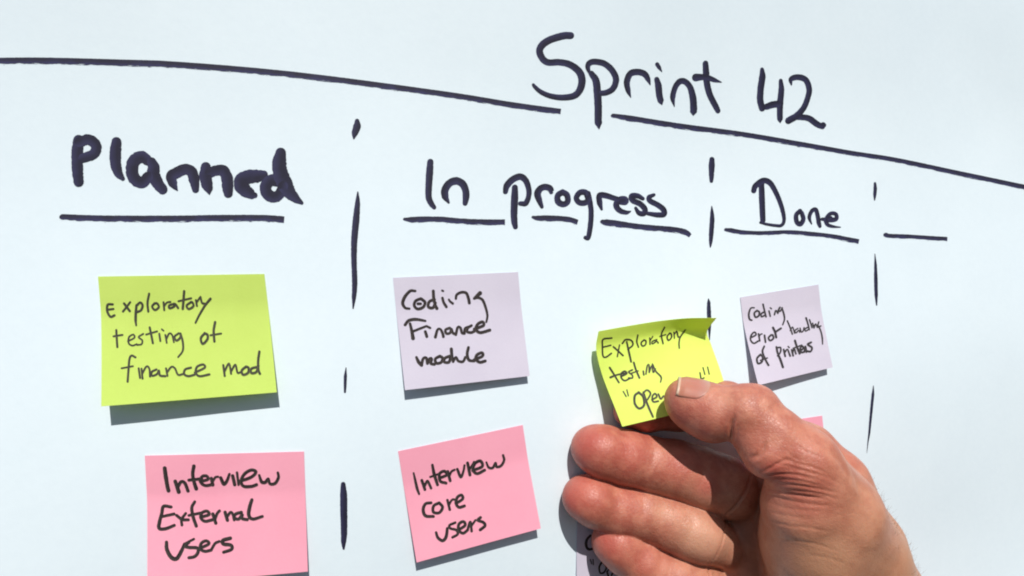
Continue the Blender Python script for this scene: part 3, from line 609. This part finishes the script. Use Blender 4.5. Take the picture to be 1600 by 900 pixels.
# thumb nail: a thin curved plate lying on the upper side of the thumb tip
hb = BVHTree.FromPolygons([Vector(c) for c in co / 1000], [tuple(q) for q in quads])
nm, N, K, b = new_mat('nail')
uvn = node(N, 'ShaderNodeUVMap'); sxn = node(N, 'ShaderNodeSeparateXYZ'); K.new(uvn.outputs[0], sxn.inputs[0])
cr_ = node(N, 'ShaderNodeValToRGB'); e = cr_.color_ramp.elements
e[0].position = 0.0; e[0].color = (0.54, 0.39, 0.28, 1); e[1].position = 1.0; e[1].color = (0.44, 0.24, 0.18, 1)
for p_, c_ in ((0.05, (0.54, 0.39, 0.28, 1)), (0.09, (0.43, 0.18, 0.12, 1)), (0.55, (0.42, 0.16, 0.115, 1)), (0.78, (0.42, 0.19, 0.15, 1))):
    x = e.new(p_); x.color = c_
K.new(sxn.outputs[0], cr_.inputs[0]); K.new(cr_.outputs[0], b.inputs['Base Color'])
b.inputs['Roughness'].default_value = 0.36; b.inputs['Subsurface Weight'].default_value = 0.15; b.inputs['Subsurface Scale'].default_value = 0.001
ax0, ax1 = Vector(PT(1054, 606, 34) / 1000), Vector(PT(1106, 620, 40) / 1000)      # free edge -> cuticle
axis = (ax1 - ax0).normalized()
upn = (Vector((0.05, -0.40, 0.91)) - axis * Vector((0.05, -0.40, 0.91)).dot(axis)).normalized()
side = axis.cross(upn).normalized()
cen = Vector(PT(1090, 634, 32) / 1000)
def nail_pt(u, v, off):
    # u 0..1 along, v -1..1 round the thumb
    w_ = 50 * (1 - 0.10 * u ** 2) * (1 if u < 0.55 else math.sqrt(max(0.005, 1 - ((u - 0.55) / 0.45) ** 2))) * (1 if u > 0.06 else 0.93)
    ang = math.radians(v * w_)
    dirv = (upn * math.cos(ang) + side * math.sin(ang)).normalized()
    c0 = cen + axis * (-0.0090 + 0.0112 * u)
    hit, _, _, _ = hb.ray_cast(c0 + dirv * 0.03, -dirv)
    r = (hit - c0).length if hit else 0.009
    return c0, dirv, r
nu_, nv_ = 22, 18
R = np.zeros((nu_ + 1, nv_ + 1)); CD = {}
for i in range(nu_ + 1):
    for j in range(nv_ + 1):
        c0, dv, r = nail_pt(i / nu_, j / nv_ * 2 - 1, 0); CD[i, j] = (c0, dv); R[i, j] = r
# the plate spans straight along the thumb: each lengthwise line is flattened
for j in range(nv_ + 1):
    fit = np.polyfit(np.arange(8, nu_ + 1), R[8:, j], 1); lin = np.polyval(fit, np.arange(nu_ + 1))
    R[:, j] = np.maximum(np.minimum(R[:, j] + 0.0003, lin), R[:, j] + 0.00003)
    R[:3, j] = np.maximum(R[:3, j], R[3, j] - 0.0002)
V, F, UV = [], [], []
for s_ in (0, 1):
    for i in range(nu_ + 1):
        for j in range(nv_ + 1):
            c0, dv = CD[i, j]; edge = abs(j / nv_ * 2 - 1)
            V.append(c0 + dv * (R[i, j] + (0.00016 * (1 - edge ** 4) * (1 - (i / nu_) ** 6) if s_ == 0 else -0.0007))); UV.append((i / nu_, j / nv_))
W_ = nv_ + 1; O_ = (nu_ + 1) * W_
for i in range(nu_):
    for j in range(nv_):
        a = i * W_ + j; F += [(a, a + 1, a + 1 + W_, a + W_), (a + O_, a + O_ + W_, a + O_ + W_ + 1, a + O_ + 1)]
for i in range(nu_):
    a = i * W_; F.append((a + W_, a + W_ + O_, a + O_, a)); a += nv_; F.append((a, a + O_, a + W_ + O_, a + W_))
for j in range(nv_):
    F.append((j, j + O_, j + 1 + O_, j + 1)); a = nu_ * W_ + j; F.append((a + 1, a + 1 + O_, a + O_, a))
nail = mesh_obj('nail', V, F, nm, hand, smooth=True, uvs=UV)

# fine hairs on the back of the wrist
hm, N, K, b = new_mat('hair'); b.inputs['Base Color'].default_value = (0.16, 0.085, 0.045, 1); b.inputs['Roughness'].default_value = 0.5
cand = np.where((nrm[:, 1] < 0.6) & (nrm[:, 0] > 0.35) & (co[:, 2] < PT(1350, 745, 40)[2]) & (co[:, 2] > -190))[0]
V, F = [], []
for i in rng.choice(cand, 260, replace=False):
    p = co[i]; n_ = nrm[i]; d_ = n_ * 0.45 + np.array([0.25, 0.1, 0.75]) * 0.5 + rng.normal(0, 0.22, 3); d_ /= np.linalg.norm(d_)
    L_ = rng.uniform(2.0, 4.5); sd_ = np.cross(d_, n_); sd_ /= np.linalg.norm(sd_) + 1e-9; up_ = np.cross(sd_, d_)
    for k in range(5):
        t = k / 4; c_ = p - n_ * 0.1 + d_ * L_ * t - n_ * 0.5 * t * t; r_ = 0.035 * (1 - 0.8 * t)
        base = len(V)
        for a in range(3):
            V.append((c_ + r_ * (sd_ * math.cos(a * 2.094) + up_ * math.sin(a * 2.094))) / 1000)
        if k:
            for a in range(3): F.append((base - 3 + a, base - 3 + (a + 1) % 3, base + (a + 1) % 3, base + a))
hair = mesh_obj('wrist_hair', V, F, hm, hand); hair['kind'] = 'stuff'
